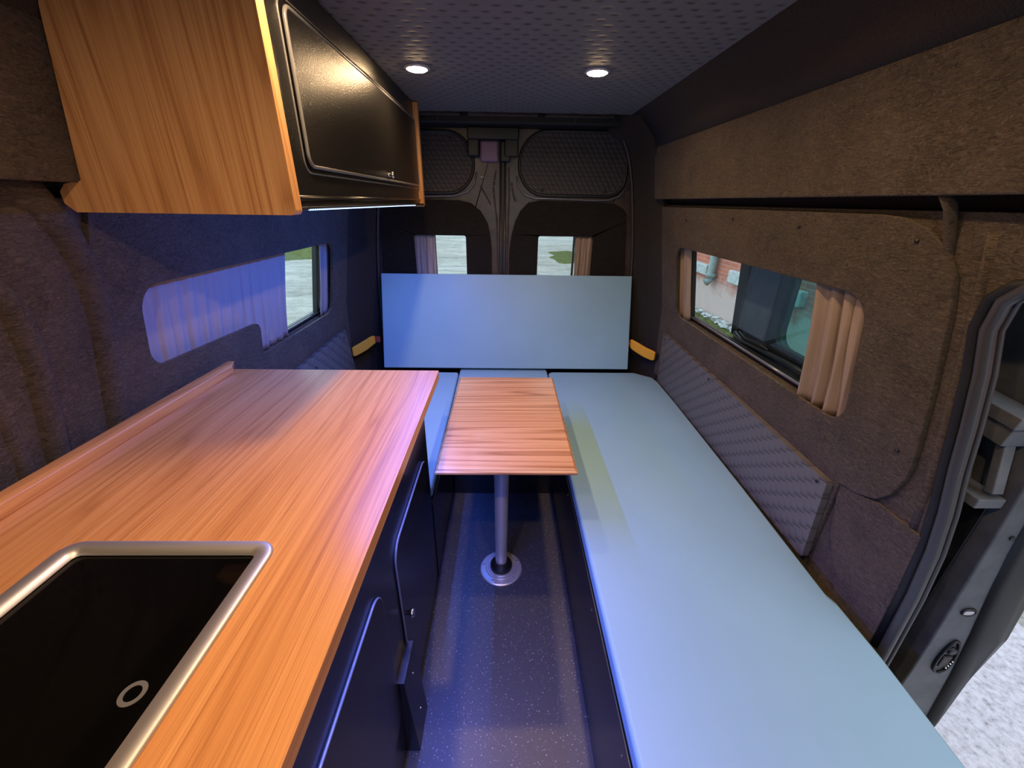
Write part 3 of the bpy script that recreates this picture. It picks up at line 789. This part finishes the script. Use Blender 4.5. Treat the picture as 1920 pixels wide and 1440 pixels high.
bar(bm, (1.02, .685, .99), (1.02, .655, .86), .012, .009)
bar(bm, (1.015, .765, .842), (1.015, .645, .838), .030, .012)
o = rel(link('grab_handle', bm, GREYPL, e, bevel=.003, bev_seg=2)); o['label'] = 'grey moulded grab handle'
bm = nb(); tube(bm, [(1.04, .79, .655), (1.015, .775, .64), (1.01, .73, .632), (1.012, .69, .636), (1.03, .675, .65)], .0035, 8); box(bm, 1.02, 1.045, .685, .78, .645, .675); rel(link('pull_pocket', bm, EDGE, e, bevel=.004))

# seal round the sliding door opening
bm = nb()
sp = [(-.40, 1.30), (.20, 1.302)] + DOOR[:-1] + [(.62, .15)]
outer = [(xw(z)+.014, y+.0, z) for y, z in sp]
tube(bm, outer, .012, 12)
tube(bm, [(x+.019, y-.004, z) for x, y, z in outer], .0055, 8)
tag(link('door_seal', bm, RUBBER, smooth=True), 'thick grey rubber seal curving down the front of the sliding door opening', 'seal')
bm = nb(); tube(bm, [(xw(z)+.015, y+.022, z) for y, z in sp[3:-1]], .011, 8)
tube(bm, [(xw(z)+.036, y+.012, z) for y, z in sp], .012, 8); tube(bm, [(xw(z)+.062, y+.046, z) for y, z in sp], .012, 8)
struct(link('trim_10', bm, BODY_K, smooth=True))

# left front pillar folds in the felt
for nm, pts, r in (('trim_11', [(.72, 1.43), (.80, 1.40), (.838, 1.34), (.862, 1.26), (.868, 1.15), (.86, 1.03), (.85, .90), (.842, .75)], .035),
                   ('trim_12', [(.55, 1.36), (.66, 1.30), (.712, 1.22), (.722, 1.12), (.715, 1.0), (.705, .85), (.70, .7)], .030),
                   ('trim_13', [(.45, 1.25), (.60, 1.18), (.645, 1.08), (.65, .95), (.645, .8), (.64, .7)], .022)):
    bm = nb(); tube(bm, [(-(xw(z)+.030), y, z) for y, z in pts], r, 16); struct(link(nm, bm, FELT, smooth=True))

# ------------------------------------------------------------------ kitchen base cabinet
e = empty('kitchen_cabinet', (-.55, .3, 0), 'long black laminate kitchen base cabinet under the oak counter', 'cabinet')
bm = nb(); box(bm, -.90, -.265, -.9, 1.165, 0, .872)
# finger-grooved body
rel(link('body', bm, BLACK, e, bevel=.003))
def cab_door(y0, y1, z0, z1, r, nm='door'):
    q = arc_round([(y0, z0), (y1, z0), (y1, z1), (y0, z1)], r, 8)
    bm = sheet(q, [], lambda a, b, d: Vector((-.2575-d, a, b)), .0075)
    d = rel(link(nm, bm, BLACK, e, bevel=.002))
    bm = nb(); tube(bm, [(-.2605, a, b) for a, b in q], .0028, 8, closed=True); t = link('edge_trim', bm, EDGE, d, smooth=True)
    t['label'] = 'shiny rounded edging'; t.matrix_parent_inverse = Matrix.Translation(-e.location); t.matrix_parent_inverse = d.matrix_parent_inverse.copy(); t.matrix_parent_inverse = Matrix.Identity(4)
    return d
d1 = cab_door(.706, 1.10, .05, .64, [.03, .03, .05, .05])
d2 = cab_door(-.30, .592, .19, .658, [.04, .05, .045, .04])
bm = nb(); lathe(bm, [(.006, 0), (.006, .008), (.011, .011), (.012, .016), (.009, .020), (.003, .021)], (-.2575, .728, .395), 20, 'x'); k = link('knob', bm, CHROME, d1, smooth=True); k['label'] = 'small chrome knob'
bm = nb(); v = box(bm, -.266, -.243, .60, .71, 0.0, .31)
for q in v:
    if q.co.z < .1 and q.co.x > -.25: q.co.x = -.228
rel(link('batten', bm, BLACK, e, bevel=.002))
for z in (.25, .09):
    bm = nb(); lathe(bm, [(.003, 0), (.003, .002)], (-.24 if z > .2 else -.233, .66, z), 8, 'x')
    rel(link('screw', bm, CHROME, e))

# blue LED strip under the front overhang of the worktop
bm = nb(); box(bm, -.262, -.246, -.85, 1.15, .866, .8725); rel(link('light_strip', bm, LEDE2, e))
ld = bpy.data.lights.new('overhang_light', 'AREA'); ld.shape = 'RECTANGLE'; ld.size = .012; ld.size_y = 1.7; ld.energy = UNDER_POWER; ld.color = (.10, .17, 1.0); ld.spread = math.radians(150)
lo = bpy.data.objects.new('overhang_light', ld); COL.objects.link(lo); lo.location = (-.250, .28, .862); lo.rotation_euler = (0, -math.radians(22), 0)

# worktop
hole = rect(-.668, -.372, -.30, .473, .03)
bm = sheet(rect(-.872, -.213, -.9, 1.20, .004), [hole[::-1]], lambda a, b, d: Vector((a, b, .9-d)), .027, ())
wt = link('worktop', bm, WOOD_Y, bevel=.004, bev_seg=3)
tag(wt, 'long oak worktop with a low upstand along the felt wall', 'worktop')
bm = nb(); prof = [(-.878, .900), (-.845, .900), (-.848, .922), (-.856, .928), (-.878, .928)]
a = [bm.verts.new((x, -.9, z)) for x, z in prof]; b = [bm.verts.new((x, 1.20 if x < -.85 else 1.17, z)) for x, z in prof]
for i in range(5): bm.faces.new((a[i], a[(i+1) % 5], b[(i+1) % 5], b[i]))
bm.faces.new(a); bm.faces.new(b[::-1])
link('upstand', bm, WOOD_Y, wt, bevel=.002)

# sink unit with dark glass lid
e = empty('sink', (-.52, .1, .9), 'stainless rimmed sink with glossy black glass cover set into the worktop', 'sink')
O = rect(-.684, -.355, -.32, .483, .03, 8); I = rect(-.660, -.378, -.295, .465, .012, 8)
bm = nb()
def ringz(q, z): return [bm.verts.new((x, y, z)) for x, y in q]
n = len(O)
L0 = ringz(O, .9005); L1 = ringz([(x*.0+x, y) for x, y in O], .9035)
O2 = rect(-.680, -.359, -.316, .479, .028, 8); L2 = ringz(O2, .9055); L3 = ringz(I, .9045); L4 = ringz(rect(-.656, -.382, -.291, .461, .010, 8), .896); 
for A, B in ((L0, L1), (L1, L2), (L2, L3), (L3, L4)):
    for i in range(n): bm.faces.new((A[i], A[(i+1) % n], B[(i+1) % n], B[i]))
o = rel(link('rim', bm, STEEL, e, smooth=True)); o['label'] = 'brushed steel rim'
bm = nb(); box(bm, -.656, -.382, -.291, .461, .890, .8945); o = rel(link('lid', bm, GLASSBLACK, e, bevel=.001)); o['label'] = 'glossy black glass cover'
bm = nb(); pts = []
prof = [(.0135, .8948), (.0135, .8953), (.0085, .8953), (.0085, .8948)]
rings = [[bm.verts.new((-.412+r*math.cos(2*PI*k/40), .270+r*math.sin(2*PI*k/40), z)) for k in range(40)] for r, z in prof]
for i in range(4):
    A, B = rings[i], rings[(i+1) % 4]
    for k in range(40): bm.faces.new((A[k], A[(k+1) % 40], B[(k+1) % 40], B[k]))
rel(link('finger_ring', bm, RING, e))
bm = nb(); box(bm, -.64, -.40, -.27, .44, .878, .8895); bm.faces.ensure_lookup_table()
o = rel(link('basin', bm, STEEL, e, bevel=.003)); 

# ------------------------------------------------------------------ overhead cabinet
e = empty('wall_cabinet', (-.6, 1.5, 1.37), 'overhead cabinet with oak end panels and a glossy black face above the counter', 'cabinet')
def end_panel(y0, y1):
    poly = [(-.400, 1.37), (-.400, 1.797), (-.62, 1.797), (-.70, 1.75), (-.742, 1.675), (-.782, 1.424), (-.815, 1.418), (-.828, 1.405), (-.828, 1.385), (-.812, 1.37)]
    q = arc_round(poly, [.010, 0, 0, 0, 0, 0, 0, .004, .006, .006], 4)
    bm = sheet(q, [], lambda a, b, d: Vector((a, y0+d, b)), y1-y0)
    return rel(link('end_panel', bm, WOOD_Z, e, bevel=.004, bev_seg=3))
end_panel(.837, .865).__setitem__('label', 'oak end panel'); end_panel(2.150, 2.178).__setitem__('label', 'oak end panel')
bm = nb(); box(bm, -.436, -.420, .865, 2.15, 1.398, 1.797); rel(link('face_panel', bm, BLACK_C, e, bevel=.003))
bm = nb(); tube(bm, [(-.4205, .866, 1.400), (-.4205, 2.149, 1.400)], .006, 8); rel(link('edge_trim', bm, BLACK, e, smooth=True))
bm = nb(); box(bm, -.775, -.42, .865, 2.15, 1.385, 1.397); rel(link('bottom_panel', bm, BLACK, e, bevel=.002))
q = arc_round([(.968, 1.462), (2.128, 1.462), (2.128, 1.727), (.968, 1.727)], .022, 8)
bm = sheet(q, [], lambda a, b, d: Vector((-.4125-d, a, b)), .0072)
d = rel(link('door', bm, BLACK_C, e, bevel=.003))
bm = nb(); tube(bm, [(-.4145, a, b) for a, b in q], .0042, 8, closed=True)
q2 = arc_round([(.955, 1.449), (2.141, 1.449), (2.141, 1.740), (.955, 1.740)], .026, 8); tube(bm, [(-.4195, a, b) for a, b in q2], .0022, 8, closed=True)
t = link('edge_trim', bm, EDGE, d, smooth=True); t['label'] = 'shiny rounded edging'
bm = nb(); lathe(bm, [(.008, 0), (.006, .004), (.006, .012), (.010, .015), (.011, .019), (.007, .023)], (-.4125, 1.58, 1.478), 20, 'x'); k = link('knob', bm, CHROME, d, smooth=True); k['label'] = 'small brassy chrome knob'
bm = nb(); box(bm, -.76, -.436, .87, 2.145, 1.397, 1.403); 
rel(link('shelf', bm, BLACK, e))

# LED strip tucked under the front edge of the overhead cabinet
e = empty('led_strip', (-.41, 1.5, 1.378), 'cool blue white LED strip under the front edge of the overhead cabinet', 'light strip')
bm = nb(); box(bm, -.432, -.400, .868, 2.148, 1.3785, 1.3845); o = rel(link('profile', bm, PLASTIC, e, bevel=.001))
bm = nb()
for k in range(100):
    y = .90+k*.0105
    box(bm, -.404, -.3990, y, y+.0035, 1.3775, 1.3800)
o = rel(link('diode', bm, LEDE, e)); o['kind'] = 'stuff'
for tilt, pw in ((-48, .27), (6, .73)):
    ld = bpy.data.lights.new('led_light', 'AREA'); ld.shape = 'RECTANGLE'; ld.size = .012; ld.size_y = 1.22; ld.energy = LED_POWER*pw; ld.color = (.04, .17, 1.0)
    lo = bpy.data.objects.new('led_light', ld); COL.objects.link(lo); lo.location = (-.418, 1.50, 1.372); lo.rotation_euler = (0, -math.radians(tilt), 0); ld.spread = math.radians(160)

# ------------------------------------------------------------------ seats
def slab(name, poly, z0, z1, m, parent=None, bev=.014, seg=3):
    bm = sheet(poly, [], lambda a, b, d: Vector((a, b, z1-d)), z1-z0)
    return link(name, bm, m, parent, bevel=bev, bev_seg=seg)
e = empty('bench', (.6, .7, 0), 'long black bench box under the blue cushion beside the sliding door', 'bench')
bm = nb(); box(bm, .2575, .885, -.9, 2.30, 0, .376); o = rel(link('box', bm, BLACK, e, bevel=.002))
bm = nb(); box(bm, .2515, .257, -.9, 1.686, .0, .384); o = rel(link('front_board', bm, BLACK, e, bevel=.0015))
for y in (.44, .77, 1.26, 1.62):
    bm = nb(); lathe(bm, [(.0035, 0), (.0035, -.0015)], (.2515, y, .345), 10, 'x'); rel(link('screw', bm, CHROME, e))
e = empty('bench', (0, 2.0, 0), 'black rear bench box closing the end of the aisle', 'bench')
bm = nb(); box(bm, -.258, .2565, 1.688, 2.30, 0, .376); rel(link('box', bm, BLACK, e, bevel=.002))
e = empty('bench', (-.6, 1.7, 0), 'short black bench box behind the kitchen cabinet', 'bench')
bm = nb(); box(bm, -.90, -.268, 1.175, 2.30, 0, .376); rel(link('box', bm, BLACK, e, bevel=.002))
bm = nb(); box(bm, -.2665, -.262, 1.17, 1.69, 0, .3765); rel(link('front_board', bm, BLACK, e, bevel=.0015))
o = slab('seat_cushion', [(.2575, -.9), (.887, -.9), (.887, .38), (.899, .60), (.898, .735), (.888, .765), (.903, 1.2), (.916, 1.9), (.916, 2.17), (.905, 2.24), (.82, 2.31), (.283, 2.31), (.270, 2.30), (.2695, 1.72), (.2575, 1.69)], .378, .432, VINYL, bev=.013, seg=4)
tag(o, 'long pale blue vinyl seat cushion beside the sliding door', 'cushion', 'pale blue seat cushions')
o = slab('seat_cushion', [(-.268, 1.2), (-.2865, 2.30), (-.80, 2.31), (-.90, 2.22), (-.91, 1.2)], .378, .43, VINYL)
tag(o, 'short pale blue vinyl seat cushion between counter and backrest', 'cushion', 'pale blue seat cushions')
o = slab('seat_cushion', [(-.2735, 1.70), (.266, 1.70), (.266, 2.37), (-.284, 2.37)], .378, .4315, VINYL)
tag(o, 'middle pale blue infill cushion under the oak table', 'cushion', 'pale blue seat cushions')
# backrest
bm = nb(); box(bm, -.752, .772, 0, .05, 0, .572)
o = link('backrest_cushion', bm, VINYL, bevel=.006, bev_seg=3)
o.location = (0, 2.325, .448); o.rotation_euler = (-math.radians(16.6), 0, 0)
tag(o, 'wide pale blue vinyl backrest leaning against the rear doors', 'cushion')

# ------------------------------------------------------------------ table
e = empty('table', (-.01, 1.21, 0), 'small oak table on a silver pole in the aisle', 'table')
bm = nb()
T = [(-.213, .227, 1.009, 1.732, .633), (-.213, .227, 1.009, 1.732, .641), (-.207, .221, 1.015, 1.726, .6445), (-.205, .219, 1.017, 1.724, .650)]
rows = [[bm.verts.new(p) for p in ((a, c, z), (b, c, z), (b, d_, z), (a, d_, z))] for a, b, c, d_, z in T]
for A, B in zip(rows, rows[1:]):
    for k in range(4): bm.faces.new((A[k], A[(k+1) % 4], B[(k+1) % 4], B[k]))
bm.faces.new(rows[0]); bm.faces.new(rows[-1][::-1])
rel(link('tabletop', bm, WOOD_X, e, bevel=.0015))
bm = nb(); lathe(bm, [(.0225, .012), (.0235, .04), (.0285, .60), (.0285, .625)], (-.01, 1.211, 0), 36); rel(link('pole', bm, ALU, e, smooth=True))
bm = nb(); lathe(bm, [(.06, .612), (.075, .616), (.075, .633)], (-.01, 1.211, 0), 36); rel(link('top_plate', bm, PLASTIC, e, smooth=False))
bm = nb(); lathe(bm, [(.087, 0), (.087, .003), (.083, .006), (.064, .007), (.061, .011), (.054, .011), (.051, .015), (.044, .015)], (-.01, 1.213, 0), 48)
b = rel(link('floor_socket', bm, ALU, e)); b['label'] = 'stepped silver floor socket'
for k in range(5):
    a = .45+k*2*PI/5; bm = nb(); lathe(bm, [(.0032, .006), (.0032, .009)], (-.01+.073*math.cos(a), 1.213+.073*math.sin(a), 0), 10); link('screw', bm, CHROME, b)
bm = nb(); lathe(bm, [(.046, .012), (.044, .030), (.032, .046), (.026, .048)], (-.01, 1.212, 0), 36); o = rel(link('collar', bm, PLASTIC, e, smooth=False)); o['label'] = 'black plastic collar'

# ------------------------------------------------------------------ downlights
RY = (1.65, .88, .15)
labels = {(-.299, .88): 'round warm downlight above the front end of the overhead cabinet', (.302, .88): 'round warm downlight above the long seat, second from the rear', (-.299, .15): 'round warm downlight above the sink', (.302, .15): 'round warm downlight above the front end of the long seat', (-.299, 1.65): 'round warm downlight in the quilted ceiling next to the overhead cabinet', (.302, 1.65): 'round warm downlight in the quilted ceiling next to the leaning felt panel'}
for y in RY:
    for x in (-.299, .302):
        e = empty('ceiling_light', (x, y, 1.80), labels.get((x, y), 'round warm downlight in the quilted ceiling further forward'), 'ceiling light', 'warm ceiling downlights')
        bm = nb(); lathe(bm, [(.044, 1.801), (.044, 1.797), (.041, 1.7945), (.034, 1.794)], (x, y, 0), 36); rel(link('rim', bm, ALU, e, smooth=True))
        bm = nb(); lathe(bm, [(.034, 1.794), (.030, 1.7915), (.020, 1.790), (.006, 1.7895)], (x, y, 0), 36); rel(link('lens', bm, LENS, e, smooth=True))
        ld = bpy.data.lights.new('lamp_light', 'AREA'); ld.shape = 'DISK'; ld.size = .05; ld.energy = LAMP_POWER*(1.45 if y < .5 else 1.0); ld.color = WARM; ld.spread = math.radians(165)
        lo = bpy.data.objects.new('lamp_light', ld); COL.objects.link(lo); lo.location = (x, y, 1.786)
